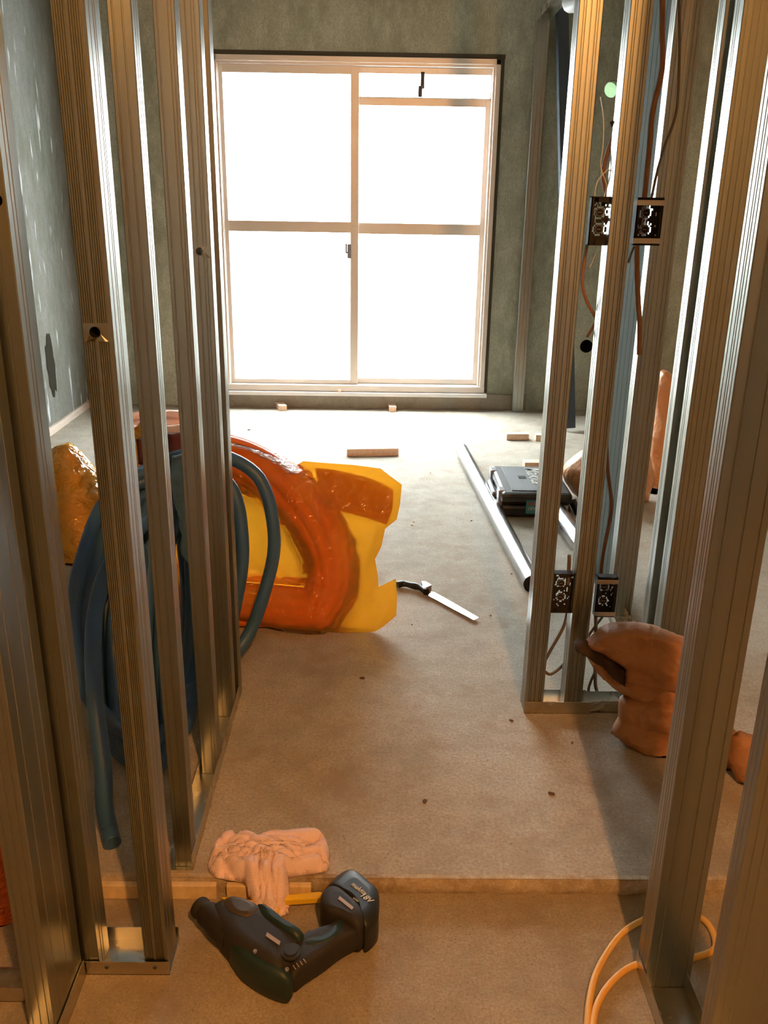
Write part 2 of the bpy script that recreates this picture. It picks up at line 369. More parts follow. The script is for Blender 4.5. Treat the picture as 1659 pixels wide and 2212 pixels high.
# rough kerb under the window and chipped plaster band above it
def rough_box(name, x0, x1, y0, y1, z0, z1, m, amp, step=.03):
    vs_, fs = trimesh([(x0, z0), (x1, z0), (x1, z1), (x0, z1)], step); bm = bmesh.new(); L = []
    for v in vs_:
        d = noise.noise(Vector((v[0]*9, 0, v[1]*14)))*amp + noise.noise(Vector((v[0]*30, 3, v[1]*30)))*amp*.5
        L.append(bm.verts.new((v[0], y0+d, v[1])))
    for f in fs: bm.faces.new([L[i] for i in f]).smooth = True
    x = MB(); x.bm.free(); x.bm = bm; x.box(x0, x1, y0+amp*1.6, y1, z0, z1); return x.obj(name, m)
struct(rough_box('trim_1', -1.0, 1.0, BY-.022, BY, 0, .10, M['kerb'], .006))
# window ------------------------------------------------------------
win = bpy.data.objects.new('window_1', None); COL.objects.link(win); win.location = (0, BY, 0); struct(win)
def wb(name, *boxes, m='alu', bev=.002, mt=None):
    b = MB()
    for q in boxes: b.box(*q, bev)
    return adopt(b.obj(name, mt or M[m]), win)
y0 = BY-.03
wb('window_frame', (WX0+.003, WX0+.032, y0, BY+.11, WZ0+.003, WZ1-.003), (WX1-.032, WX1-.003, y0, BY+.11, WZ0+.003, WZ1-.003),
   (WX0+.003, WX1-.003, y0, BY+.11, WZ1-.033, WZ1-.003), (WX0+.003, WX1-.003, y0-.012, BY+.11, WZ0+.002, WZ0+.042),
   (WX0+.03, WX0+.037, y0+.012, BY+.1, WZ0+.04, WZ1-.03), (WX1-.046, WX1-.03, y0+.01, BY+.1, WZ0+.04, WZ1-.03), (WX0+.03, WX1-.03, y0+.012, BY+.1, WZ1-.048, WZ1-.03))
def sash(x0, x1, z0, z1, y, st, rail, tr, mt=None):
    b = [(x0, x0+st[0], y, y+.028, z0, z1), (x1-st[1], x1, y, y+.028, z0, z1), (x0, x1, y+.001, y+.027, z0, z0+rail[0]), (x0, x1, y+.001, y+.027, z1-rail[1], z1)]
    if tr: b.append((x0, x1, y+.002, y+.026, tr[0], tr[1]))
    s = wb('window_sash', *b); return s
sl = sash(-.93, -.105, .155, 2.027, BY, (.026, .050), (.028, .045), (1.098, 1.162))
sr = sash(-.16, .682, .155, 1.864, BY+.034, (.05, .036), (.035, .042), (1.092, 1.158))
rr = sash(-.16, .690, 1.864, 2.027, BY+.02, (.05, .02), (.004, .035), None)
for (x0, x1, z0, z1, y) in ((-.906, -.153, .18, 1.985, BY+.014), (-.112, .65, .185, 1.825, BY+.048), (-.112, .672, 1.866, 1.995, BY+.034)):
    wb('window_pane', (x0, x1, y, y+.004, z0, z1), m='glass', bev=0)
wb('window_rail', (-.93, .69, BY-.018, BY-.004, .148, .153), m='black', bev=0)
lp = aty(752, 540, BY-.01)
wb('window_lock', (lp.x-.004, lp.x+.02, BY-.022, BY-.001, lp.z-.05, lp.z+.035), (lp.x-.016, lp.x-.006, BY-.03, BY-.02, lp.z-.018, lp.z+.04), (lp.x-.014, lp.x+.01, BY-.028, BY-.016, lp.z-.02, lp.z-.008), m='latch')
lp = aty(910, 190, BY+.01)
wb('window_latch', (lp.x-.005, lp.x+.018, BY+.0, BY+.012, lp.z-.005, lp.z+.085), (lp.x-.018, lp.x+.006, BY-.012, BY+.004, lp.z-.05, lp.z+.01), m='black')
struct(MB().box(-.985, .745, BY-.003, BY+.01, 2.076, 2.100).box(.723, .742, BY-.003, BY+.01, .11, 2.076).obj('trim_4', mat('painted_shadow_gap', (.075, .068, .05), .95)))  # dark strips above and right of the frame: recess shadow painted as colour
# light wooden stop on the sill
tag(MB().box(-.232, -.212, BY-.062, BY-.043, .099, .13, .002).obj('wood_block', M['wood']), 'tiny wooden stop on the window sill below the centre stile', 'wood block')
struct(MB().box(-.98, .735, BY-.065, BY-.03, .088, .112, .002).obj('trim_2', M['white']))
# mortar edge of the step
vs_, fs = trimesh([(-1.6, LOW), (1.9, LOW), (1.9, 0.0005), (-1.6, 0.0005)], .012); bm = bmesh.new(); L = []
for v in vs_:
    t = (v[1]-LOW)/.036; d = .004*math.sin(t*3.1) + noise.noise(Vector((v[0]*22, v[1]*60, 1)))*.004
    L.append(bm.verts.new((v[0], STEP-.006-d, v[1])))
for f in fs: bm.faces.new([L[i] for i in f]).smooth = True
x = MB(); x.bm.free(); x.bm = bm; struct(x.box(-1.6, 1.9, STEP-.005, STEP+.006, LOW, .0015).obj('trim_3', M['step']))
o = MB().box(-.56, -.305, STEP-.026, STEP-.0125, LOW, -.002, .002).obj('batten', M['batten']); tag(o, 'pale yellow wooden batten against the floor step, left of the pink towel', 'batten')
o = MB().box(-.285, -.115, STEP-.026, STEP-.0125, LOW, -.002, .002).obj('batten', M['batten']); tag(o, 'short pale batten against the floor step, under the pink towel', 'batten')
o = MB().box(LX, LX+.018, 2.2, BY-.02, 0, .045, .002).obj('baseboard_left', M['stripwood']); struct(o)
# chipped patch on left wall
gp = Vector((LX, 5.04, .37)); b = bmesh.new()
pts = []
for i in range(22):
    a = 2*math.pi*i/22; r = 1+.35*noise.noise(Vector((i*1.3, 0, 0)))
    pts.append((gp.y+.055*r*math.cos(a), gp.z+.17*r*math.sin(a)))
A = [b.verts.new((LX+.004, y, z)) for y, z in pts]; B = [b.verts.new((LX+.001, gp.y+(y-gp.y)*1.25, gp.z+(z-gp.z)*1.12)) for y, z in pts]
b.faces.new(A)
for i in range(22): b.faces.new((A[i], A[(i+1) % 22], B[(i+1) % 22], B[i]))
me = bpy.data.meshes.new('g'); b.to_mesh(me); b.free(); me.materials.append(mat('chipped_concrete', (0.03, 0.027, 0.02), .95, 0, **{'Specular_IOR_Level': 0.1})); o = bpy.data.objects.new('wall_chip', me); COL.objects.link(o)
adopt(o, wl); 
# outside: balcony, parapet, air-conditioning unit
tag(MB().box(-2.2, 2.6, BY+.15, 7.3, -.25, -.05).obj('balcony_floor', M['white']), None, None, None, 'structure')
tag(MB().box(-2.2, 2.6, 7.3, 7.4, -.05, .95).obj('balcony_parapet', M['white']), None, None, None, 'structure')
ac = empty('outdoor_unit', (-.55, 6.9, -.05), 'faint white air conditioner unit outside behind the left window pane', 'air conditioner')
adopt(MB().box(-.75, -.25, 6.7, 6.98, -.02, .52, .01).obj('body', M['white']), ac)
b = MB()
for k in range(7): b.box(-.50, -.27, 6.69, 6.70, .22+.04*k, .225+.04*k)
adopt(b.obj('grille', M['latch']), ac)
adopt(MB().box(-.66, -.52, 6.68, 6.70, .04, .10).obj('vent_slot', M['latch']), ac)

# lamp behind and above the photographer
lamp = empty('ceiling_lamp', (LAMP.x, LAMP.y, CZ), 'bare warm bulb in a black holder hanging from the ceiling', 'lamp')
bmk = bmesh.new(); bmesh.ops.create_uvsphere(bmk, u_segments=20, v_segments=12, radius=.032)
for v in bmk.verts: v.co += LAMP
x = MB(); x.bm.free(); x.bm = bmk; adopt(x.obj('bulb', M['bulb'], smooth=True), lamp)
adopt(MB().tube([(LAMP.x, LAMP.y, LAMP.z+.03), (LAMP.x, LAMP.y, CZ-.02)], .018, 16).tube([(LAMP.x, LAMP.y, CZ-.02), (LAMP.x, LAMP.y, CZ)], .04, 20).obj('holder', M['black']), lamp)

# ================================================================== METAL FRAMING
def side_profile(a, b, fixed, axis, out, ribs, depth=.0012, w=.0016):
    """points along one face from a to b, with small grooves"""
    pts = []; L = b-a; s = 1 if L > 0 else -1; e = .0015
    seq = [a+s*e]
    for t in ribs:
        c = a+L*t; seq += [(c-s*w, 0), (c-s*w*.4, 1), (c+s*w*.4, 1), (c+s*w, 0)]
    seq.append(b-s*e)
    for q in seq:
        c, g = q if isinstance(q, tuple) else (q, 0)
        f = fixed - out*depth*g
        pts.append((c, f) if axis == 'x' else (f, c))
    return pts
def stud(x0, x1, y0, y1, z0, z1, label, group=None, fr=(.22, .62), sd=(.3, .5), hole=None, m='steel', holeside='front', lean=None, fdepth=.0012):
    if group is None: group = 'galvanised studs'
    pts = (side_profile(x0, x1, y0, 'x', -1, fr, fdepth) + side_profile(y0, y1, x1, 'y', 1, sd) +
           side_profile(x1, x0, y1, 'x', 1, fr) + side_profile(y1, y0, x0, 'y', -1, sd))
    cx, cy = (x0+x1)/2, (y0+y1)/2; bm = bmesh.new(); n = len(pts); nf = 2+4*len(fr)
    zs = [z0, z1]
    if hole: hz, hr = hole[0], hole[1]; zs = [z0, hz-hr*1.6, hz+hr*1.6, z1]
    R = [[bm.verts.new((x-cx, y-cy, z-z0)) for x, y in pts] for z in zs]
    for k in range(len(zs)-1):
        for i in range(n):
            if hole and k == 1 and i < nf-1: continue
            bm.faces.new((R[k][i], R[k][(i+1) % n], R[k+1][(i+1) % n], R[k+1][i]))
    if hole:
        hx = max(x0+hr+.005, min(x1-hr-.005, hole[2] if len(hole) > 2 else cx))-cx; yy = y0-cy; N = 20; hz -= z0
        lo, hi = R[1][:nf], R[2][:nf]; per = lo + hi[::-1]
        ring = [bm.verts.new((hx+hr*math.cos(a), yy, hz+hr*math.sin(a))) for a in (2*math.pi*i/N for i in range(N))]
        ring2 = [bm.verts.new((hx+(v.co.x-hx)*.96, yy+.022, v.co.z)) for v in ring]
        for i in range(N): bm.faces.new((ring[i], ring[(i+1) % N], ring2[(i+1) % N], ring2[i]))
        edges = [bm.edges.get((per[i], per[(i+1) % len(per)])) or bm.edges.new((per[i], per[(i+1) % len(per)])) for i in range(len(per))]
        edges += [bm.edges.get((ring[i], ring[(i+1) % N])) for i in range(N)]
        bmesh.ops.triangle_fill(bm, edges=edges, use_beauty=True)
    me = bpy.data.meshes.new('steel_stud'); bmesh.ops.recalc_face_normals(bm, faces=bm.faces); bm.to_mesh(me); bm.free(); me.materials.append(M[m])
    o = bpy.data.objects.new('steel_stud', me); COL.objects.link(o); o.location = (cx, cy, z0)
    if lean: o.rotation_euler = lean
    tag(o, label, 'stud', group); return o
def track(x0, x1, y0, y1, z, h, label, flip=False, m='track', ends=False, screws=()):
    """U channel; long axis inferred"""
    t = .0012; b = MB(); alongx = (x1-x0) > (y1-y0); s = -1 if flip else 1
    z0, z1 = (z, z+t) if s > 0 else (z-t, z); a, c = (z, z+h) if s > 0 else (z-h, z)
    b.box(x0, x1, y0, y1, z0, z1)
    if alongx: b.box(x0, x1, y0, y0+t, a, c).box(x0, x1, y1-t, y1, a, c)
    else: b.box(x0, x0+t, y0, y1, a, c).box(x1-t, x1, y0, y1, a, c)
    for v in b.bm.verts: v.co -= Vector((x0, y0, z))
    o = b.obj('steel_track', M[m]); o.location = (x0, y0, z); tag(o, label, 'track', 'steel runner tracks')
    for (sx, sz) in screws:
        q = MB().tube([(sx-x0, -.0015, sz-z), (sx-x0, .003, sz-z)], .0035, 12).obj('screw', M['darksteel'], o)
    return o
T = CZ-.002
def HP(x, y, Y, r): q = aty(x, y, Y); return (q.z, r, q.x)
# left partition
rib = (.10, .17, .24, .31, .38, .55, .62, .69, .76, .83)
stud(-.532, -.486, 1.232, 1.290, LOW+.002, T, 'wide ribbed steel stud in the left foreground, left end of the short track', fr=(.15, .55, .63), hole=(.99+.0, .0001))if False else None
stud(-.532, -.486, 1.232, 1.290, LOW+.002, T, 'steel stud in left foreground, standing at the left end of the short track', fr=(.15, .62), hole=HP(24, 433, 1.232, .008))
stud(-.556, -.513, 1.085, 1.222, LOW+.002, T, 'dark-edged steel stud at the far left, nearest the picture edge', fr=(.2, .5, .8), sd=(.2, .55, .75))
stud(-.404, -.361, 1.232, 1.297, LOW+.002, T, 'finely ribbed steel stud with a round hole, right end of short left track', fr=rib, sd=(.25, .5, .62), hole=HP(205, 718, 1.232, .0078), fdepth=.0018)
stud(-.397, -.3605, 1.462, 1.502, .002, T, 'steel stud standing just behind the floor step, left partition', fr=(.22, .62), sd=(.35, .65))
stud(-.400, -.3605, 1.772, 1.815, .002, T, 'steel stud in the middle of the left partition, between step and its end', fr=(.2, .7, .85), sd=(.3, .6))
stud(-.402, -.361, 2.018, 2.06, .002, T, 'steel stud near the far end of the left partition, with a round hole', fr=(.3, .6, .75), sd=(.3, .6), hole=HP(431, 543, 2.018, .0085))
stud(-.402, -.358, 2.105, 2.15, .002, T, 'last steel stud of the left partition, overlapping the window frame edge', fr=(.3, .6), sd=(.2, .4, .6, .8), hole=None)
track(-.404, -.359, 1.452, 2.16, 0.0, .04, 'floor track under the left partition beyond the step')
track(-.536, -.359, 1.228, 1.31, LOW, .030, 'short floor track across the jog in the left foreground', screws=((-.472, LOW+.018), (-.385, LOW+.018)))
track(-.560, -.510, .55, 1.224, LOW, .040, 'floor track at bottom left corner, running towards the camera')
track(-1.15, -.60, 1.17, 1.215, LOW, .032, 'dim floor track at far left, below the orange bundle')
track(-.404, -.359, 1.23, 2.16, CZ, .04, 'ceiling track above the left partition', True)
# right stub partition at y 2.05
stud(.414, .464, 2.05, 2.105, .002, T, 'first steel stud of the right stub wall, left of the black outlet boxes', fr=(.18, .28, .5, .72, .82), sd=(.3, .6), fdepth=.0018)
stud(.520, .568, 2.05, 2.105, .002, T, 'second steel stud of the right stub wall, between the black outlet boxes', fr=(.18, .28, .5, .72, .82), sd=(.3, .6), fdepth=.0018)
track(.414, .592, 2.046, 2.11, 0.0, .036, 'floor track under the two studs of the right stub wall')
track(.585, .78, 2.052, 2.104, 0.002, .034, 'bright overlapping floor track behind the brown paper sack')
track(.41, .80, 2.046, 2.11, CZ, .036, 'ceiling track above the right stub wall', True)
# far right partition, x = .8
stud(.792, .866, 2.64, 2.69, .002, T, 'broad streaked steel stud behind the outlet boxes, right partition', fr=(.15, .3, .5, .7, .85), sd=(.3, .6))
stud(.826, .838, 2.74, 2.995, .002, T, 'broad dull grey-green metal panel behind the lower right outlet box', fr=(), sd=(.2, .4, .6, .8), m='dull')
stud(.790, .83, 2.262, 2.31, .002, T, 'steel stud with bright left edge, just behind its brown twin', fr=(.5,), sd=(.3, .5))
stud(.790, .862, 2.15, 2.205, .002, T, 'broad brown steel stud with bright edge, above the paper sack', fr=(.12, .3, .5, .7, .9), sd=(.3, .5))
track(.785, .84, 2.12, 3.00, 0.0, .035, 'floor track under the right partition, bright edge on the floor')
track(.785, .84, 2.12, 3.10, CZ, .035, 'ceiling track above the right partition', True)
# near right partition, x = .5
stud(.500, .582, 1.205, 1.256, LOW+.002, T, 'large steel stud in the right foreground with ribbed bright left side', fr=(.2, .55, .85), sd=(.2, .45, .6, .8))
stud(.500, .60, .948, .982, LOW+.002, T, 'dark steel stud cut by the right picture edge', fr=(.12, .25, .6, .8), sd=(.3, .6), hole=HP(1650, 690, .948, .008))
track(.498, .575, .55, 1.256, LOW, .035, 'floor track at bottom right, under the foreground studs')
track(.80, 1.25, 1.32, 1.37, LOW, .035, 'dim floor track lying at lower right, behind the foreground studs')
track(.78, 1.3, 1.18, 1.23, LOW, .03, 'second dim floor track at lower right, nearer the camera')
# back wall stud and ceiling runner
p = aty(1104, 890, 5.62)
stud(.905, .975, 5.62, 5.665, .002, 2.27, 'lone steel stud standing against the back wall, right of the window', fr=(.1, .4, .75), sd=(.3, .6))
track(.905, .975, 3.9, 5.665, 2.31, .04, 'high runner track from the top of the back wall stud', True)
# leaning dark steel channel
a = atz(1232, 925, .02); bpt = aty(1216, 8, 5.64)
d = (bpt-a); ln = d.length; q = d.to_track_quat('Z', 'Y')
b = MB(); b.box(-.034, .034, -.001, .001, 0, ln).box(-.034, -.032, -.03, 0, 0, ln).box(.032, .034, -.03, 0, 0, ln)
o = b.obj('leaning_channel', M['navy']); o.location = a; o.rotation_mode = 'QUATERNION'; o.rotation_quaternion = q
tag(o, 'dark blue-grey steel channel leaning against the back wall', 'channel')
# wrapped bundle up at the top
b = MB(); b.tube(smoothpath([aty(1228, 5, 5.2), aty(1235, 12, 5.1), aty(1265, -4, 5.0), aty(1300, -30, 4.9)]), .035, 12)
tag(b.obj('wrapped_duct', mat('white_wrap', (.42, .42, .42), .5)), 'white wrapped duct at the top edge above the leaning channel', 'duct')

# ================================================================== OUTLET BOXES AND CABLES
def outlet_box(px0, py0, px1, py1, Y, label, seed, clamps=False, onstud='right'):
    A = aty(px0, py1, Y); B = aty(px1, py0, Y); x0, x1, z0, z1 = A.x, B.x, A.z, B.z; rnd = random.Random(seed)
    e = empty('outlet_box', ((x0+x1)/2, Y, z0), label, 'outlet box', 'black slotted outlet boxes')
    b = MB(); w, h = x1-x0, z1-z0; nx, nz = 18, 26; dx, dz = w/nx, h/nz; yb = Y+.022
    rings = ((.48, .33), (.46, .68))
    def solid(i, j):
        u, v = (i+.5)/nx, (j+.5)/nz
        if i in (0, nx-1) or j in (0, 1, nz-1, nz-2): return True
        for cu, cv in rings:
            r = math.hypot((u-cu)*w, (v-cv)*h)
            if r < .0105: return True
            if r < .0135: return False
        dens = .32 if .15 < u < .85 else .5
        return rnd.random() > (.34 if (i+j) % 2 else .10)
    for i in range(nx):
        j = 0
        while j < nz:
            if not solid(i, j): j += 1; continue
            k = j
            while k < nz and solid(i, k): k += 1
            b.box(x0+i*dx, x0+(i+1)*dx, yb, yb+.002, z0+j*dz, z0+k*dz); j = k
    bp_ = adopt(b.obj('back_plate', M['boxp']), e)
    t = .0022
    adopt(MB().box(x0, x0+t, Y, yb, z0, z1).box(x1-t, x1, Y, yb, z0, z1).box(x0, x1, Y, yb, z0, z0+t).box(x0, x1, Y, yb, z1-t, z1)
          .box(x0+w*.3, x0+w*.7, Y+.002, Y+.006, z0, z0+.012).box(x0+w*.3, x0+w*.7, Y+.002, Y+.006, z1-.012, z1)
          .box(x0, x0+.006, Y, Y+.004, z0, z1).box(x1-.006, x1, Y, Y+.004, z0, z1).obj('box_shell', M['boxp']), e)
    for cu, cv in rings:
        cx, cz = x0+cu*w, z0+cv*h
        q = MB().tube([(cx+.0085*math.cos(a), yb-.002, cz+.0085*math.sin(a)) for a in (2*math.pi*i/18 for i in range(18))], .0009, 6, closed=True)
        q.box(cx-.004, cx+.004, yb-.003, yb-.001, cz-.001, cz+.001); adopt(q.obj('knockout', M['knock']), bp_)
    if clamps:
        for zz in (z0+.004, z1-.017): adopt(MB().box(x0-.004, x1+.001, Y-.004, Y-.001, zz, zz+.012, .001).obj('clamp_strip', M['foil']), e)
    return x0, x1, z0, z1
BXY = 2.062
outlet_box(1270, 425, 1332, 530, BXY, 'upper left black outlet box between the two right studs', 1)
outlet_box(1368, 427, 1436, 530, BXY, 'upper right black outlet box with bright clamp strips', 2, True)
outlet_box(1188, 1240, 1245, 1324, BXY, 'lower left black outlet box between the two right studs', 3)
outlet_box(1284, 1248, 1336, 1333, BXY, 'lower right black outlet box with brown clamp strips', 5, True)
def cable(pts, Y, r, m, label, name='cable', cat='cable', group='electrical cables at the right studs', n=8):
    P = [aty(p[0], p[1], p[2] if len(p) > 2 else Y) for p in pts]
    o = MB().tube(smoothpath(P), r, n).obj(name, M[m]); tag(o, label, cat, group); return o
cable([(1432, -60), (1430, 60), (1430, 150), (1410, 240), (1402, 330), (1392, 425), (1386, 480), (1376, 535), (1378, 640), (1382, 700), (1381, 766)], 2.13, .0062, 'cableorange', 'thick orange-brown cable hanging through the upper right outlet box')
cable([(1467, -60), (1467, 0), (1468, 110), (1461, 240), (1436, 315), (1420, 370), (1407, 428)], 2.10, .0032, 'cablegrey', 'thin dark cable entering the top of the upper right outlet box')
cable([(1370, 20, 2.4), (1360, 150, 2.3), (1345, 230), (1326, 290), (1308, 345), (1303, 380), (1312, 428)], 2.12, .0048, 'cablebrown', 'brown cable coming down into the upper left outlet box')
cable([(1297, 210, 2.2), (1304, 260), (1302, 320), (1298, 360), (1310, 400), (1304, 428)], 2.115, .0012, 'wire', 'thin pale wire left of the brown cable, above the upper left box')
cable([(1335, 270), (1330, 320), (1326, 350), (1292, 390), (1284, 428)], 2.115, .0012, 'wire', 'thin pale wire curving down from the cable tie to the upper left box')
cable([(1321, 262), (1328, 275), (1335, 262), (1345, 266)], 2.11, .004, 'boxp', 'black cable tie knot on the brown cable', 'cable_tie', 'cable tie')
cable([(1268, 530), (1260, 580), (1259, 620), (1272, 660), (1298, 702)], 2.13, .0040, 'cableorange', 'orange cable curving from the upper left box, bare end pointing right')
cable([(1304, 530), (1303, 590), (1297, 650), (1289, 690), (1268, 728)], 2.12, .0034, 'cablebrown', 'brown cable dropping from the upper left box towards the wall hole')
cable([(1292, 532), (1282, 560), (1274, 578)], 2.11, .0012, 'wire', 'short pale wire end just below the upper left box')
cable([(1370, 532), (1363, 548), (1357, 568)], 2.13, .0028, 'cablegrey', 'short dark cable end below the upper right box')
cable([(1310, 960), (1313, 1020), (1321, 1090), (1314, 1140), (1302, 1200), (1297, 1252)], 2.13, .0050, 'cablebrown', 'brown cable bowing down into the lower right outlet box')
cable([(1230, 1198), (1229, 1225), (1227, 1262)], 2.085, .0050, 'cablegrey', 'grey cable stub sticking up from the lower left box')
cable([(1226, 1322), (1219, 1350), (1206, 1376), (1192, 1400), (1178, 1425), (1168, 1436), (1166, 1446), (1176, 1450), (1188, 1456), (1206, 1446), (1228, 1424)], 2.115, .0045, 'cablegrey', 'grey cable looping from the lower left box back to the stud')
cable([(1287, 1330), (1287, 1400), (1286, 1475), (1292, 1498)], 2.115, .0050, 'cablegrey', 'grey cable dropping straight from the lower right box to the track')
cable([(1302, 1332), (1288, 1350), (1270, 1376), (1262, 1400)], 2.115, .0036, 'cablegrey', 'grey cable slanting left below the lower right box')
cable([(1284, 1455), (1274, 1478), (1272, 1494), (1284, 1506), (1302, 1508)], 2.112, .0040, 'cablegrey', 'grey cable tail curled in the floor track by the paper sack')
# orange cord bottom right
cp = [atz(x, y, LOW+.007) for x, y in ((1272, 2330), (1268, 2240), (1272, 2170), (1285, 2110), (1310, 2060), (1345, 2015), (1388, 1988))]
cp += [Vector((.585, 1.375, LOW+.007)), Vector((.66, 1.36, LOW+.007)), Vector((.66, 1.29, LOW+.007)), Vector((.60, 1.262, LOW+.007))]
cp2 = [atz(x, y, LOW+.007) for x, y in ((1379, 2082), (1350, 2096), (1322, 2120), (1300, 2150), (1284, 2190), (1279, 2250), (1282, 2330))]
tag(MB().tube(smoothpath(cp, 10), .0062, 10).obj('power_cord', M['cord']), 'outer orange cord curving over the floor at bottom right', 'cord', 'orange cords')
tag(MB().tube(smoothpath(cp2, 10), .0062, 10).obj('power_cord', M['cord']), 'inner shorter orange cord curving to the foreground right stud', 'cord', 'orange cords')
tag(MB().tube(smoothpath([Vector((.66, 1.14, LOW+.04)), Vector((.68, 1.16, LOW+.045)), Vector((.72, 1.17, LOW+.03))], 8), .006, 10).obj('power_cord', M['cord']), 'short bit of orange cord between the two foreground right studs', 'cord', 'orange cords')

# ================================================================== THINGS ON THE FLOOR
def block(px0, py0, px1, py1, dep, h, label, m='wood'):
    a = atz(px0, py0); b = atz(px1, py1); L = (b-a).length; ang = math.atan2(b.y-a.y, b.x-a.x)
    q = MB().box(0, L, 0, dep, 0, h, .0015).obj('wood_block', M[m]); q.location = (a.x, a.y, 0); q.rotation_euler = (0, 0, ang)
    tag(q, label, 'wood block', 'loose wood blocks on the floor'); return q
block(603, 888, 620, 887, .20, .034, 'small wood block on the floor under the left half of the window')
block(841, 890, 856, 890, .20, .034, 'small wood block on the floor under the right half of the window')
block(750, 986, 861, 984, .045, .04, 'long wooden batten piece on the floor near the centre')
block(1094, 951, 1142, 951, .05, .036, 'short wood block on the floor, left one of the pair by the right stud')
block(1157, 953, 1196, 954, .05, .036, 'wood block half hidden behind the right stud, right one of the pair')
block(1133, 1014, 1190, 1014, .06, .036, 'wood block on the floor right behind the black tool case')
# steel pipes
def pipe(a, b, r, label):
    q = MB(); q.tube([a, b], r, 28, caps=False); q.tube([b, a], r*.90, 28, caps=False)
    bm = q.bm; d = (b-a).normalized()
    o = q.obj('steel_pipe', M['pipe']); tag(o, label, 'pipe', 'steel pipes on the floor'); 
    k = MB().tube([a+d*.015, a+d*.017], r*.9, 24).obj('pipe_end', M['black'], o); return o
r1 = .034
P1 = atz(1150, 1275, 0); P2 = atz(997, 985, 0)
pipe(Vector((P1.x-.004, P1.y-.02, r1)), Vector((P2.x, P2.y, r1)), r1, 'long shiny steel pipe on the floor, running diagonally left of tool case')
P1 = Vector((.90, 2.62, .04)); P2 = atz(1203, 1170, 0); dd = (Vector((P2.x+.03, P2.y, .04))-P1)
pipe(Vector((.826, 3.05, .04)), Vector((.795, 3.57, .04)), .04, 'thick shiny steel pipe between the right studs in front of the tool case')
# tool case ---------------------------------------------------------
ca = Vector((.600, 3.70, 0)); CW, CD, CHH = .335, .50, .125
A = atz(1082, 1118); Bq = atz(1232, 1120); A2 = atz(1073, 1030, .0)
CW = (Bq-A).length; ang = math.atan2(Bq.y-A.y, Bq.x-A.x)
case = empty('tool_case', (A.x, A.y, 0), 'black plastic power tool case lying flat by the steel pipe', 'tool case'); case.rotation_euler = (0, 0, ang)
D = .42; Hc = .112
def cadd(n, b, m, **k): return b.obj(n, M[m], case, **k)
cadd('lower_shell', MB().box(0, CW, 0, D, 0, Hc*.5, .014), 'black'); cadd('lid', MB().box(-.003, CW+.003, -.003, D+.003, Hc*.52, Hc, .016), 'black')
lidp = cadd('lid_panel', MB().box(.045, CW-.05, .03, D-.03, Hc-.001, Hc+.004, .003), 'casetop')
h = MB().tube(smoothpath([(-.002, .12, Hc*.55), (-.014, .13, Hc*.6), (-.018, .16, Hc*.62), (-.018, .28, Hc*.62), (-.014, .31, Hc*.6), (-.002, .32, Hc*.55)]), .010, 10); cadd('carry_handle', h, 'latch')
for yy in (.03, .33): cadd('latch', MB().box(-.012, .022, yy, yy+.06, Hc*.3, Hc+.002, .005), 'latch')
cadd('lid_slot', MB().box(  .10, .135, .20, .24, Hc+.0035, Hc+.0055), 'dark')
lbl = cadd('label_panel', MB().box(.105, .19, -.006, -.003, .022, .082), 'label')
cadd('label_panel', MB().box(CW-.07, CW-.015, -.006, -.003, .02, .06), 'labelg')
mw = lambda *r: Matrix(((*r[0],), (*r[1],), (*r[2],), (0, 0, 0, 1)))
def ctext(s, size, m, x, y, z, flat, shear=0.0, rz=0, par=None):
    R = Matrix.Translation((x, y, z)) @ (Matrix.Rotation(rz, 4, 'Z') if flat else Matrix.Rotation(math.pi/2, 4, 'X'))
    c = bpy.data.curves.new('txt', 'FONT'); c.body = s; c.size = size; c.extrude = .0004; c.offset = size*.012; c.shear = shear
    t = bpy.data.objects.new('txt', c); COL.objects.link(t)
    me = bpy.data.meshes.new_from_object(t.evaluated_get(bpy.context.evaluated_depsgraph_get())); bpy.data.objects.remove(t)
    me.transform(R); me.materials.clear(); me.materials.append(M[m]); o = bpy.data.objects.new('lettering', me); COL.objects.link(o); o.parent = par; return o
ctext('makita', .020, 'red', .11, -.0065, .062, False, par=lbl); ctext('18V', .022, 'whitep', .11, -.0065, .038, False, .3, par=lbl)
ctext('Makita', .095, 'whitep', .150, .38, Hc+.005, True, .35, -math.pi/2, par=lidp)
# dark strap by the case, grey bag
tag(MB().tube(smoothpath([aty(1236, 1082, 3.7), aty(1248, 1105, 3.66), aty(1262, 1135, 3.55), atz(1275, 1170, .02)]), .018, 8).obj('strap', M['black']), 'black strap trailing from the right side of tool case', 'strap')
uv, pl = planar((1.25, 4.05, .05), (0, -1, .3))
puffy('grey_bag', [uv(*p) for p in ((1385, 1085), (1420, 1080), (1440, 1110), (1435, 1160), (1400, 1150), (1378, 1135))], .012, pl, .05, .05, M['graybag'], None, 4, floorz=.002)
tag(bpy.data.objects['grey_bag'], 'small dark grey bag below the tall tan sheet, right', 'bag')

# saw ---------------------------------------------------------------
saw = empty('pull_saw', atz(930, 1290, 0), 'pull saw with black curved handle lying on the floor by yellow bag', 'saw')
zb = .008
bl = [atz(*p, zb) for p in ((924, 1278), (938, 1280), (1035, 1335), (1023, 1340), (925, 1287))]
adopt(MB().prism(bl, (0, 0, .0015)).obj('blade', M['blade']), saw)
hp = [atz(*p, .014) for p in ((857, 1264), (872, 1261), (890, 1265), (906, 1269), (921, 1279))]
adopt(MB().tube(smoothpath(hp, 6), .013, 12, radii=[.0115+.0012*math.sin(i*.55) for i in range(25)]).obj('handle', M['black']), saw)
adopt(MB().prism([atz(*p, .004) for p in ((910, 1268), (920, 1268), (932, 1276), (914, 1284))], (0, 0, .022)).obj('blade_clamp', M['latch']), saw)

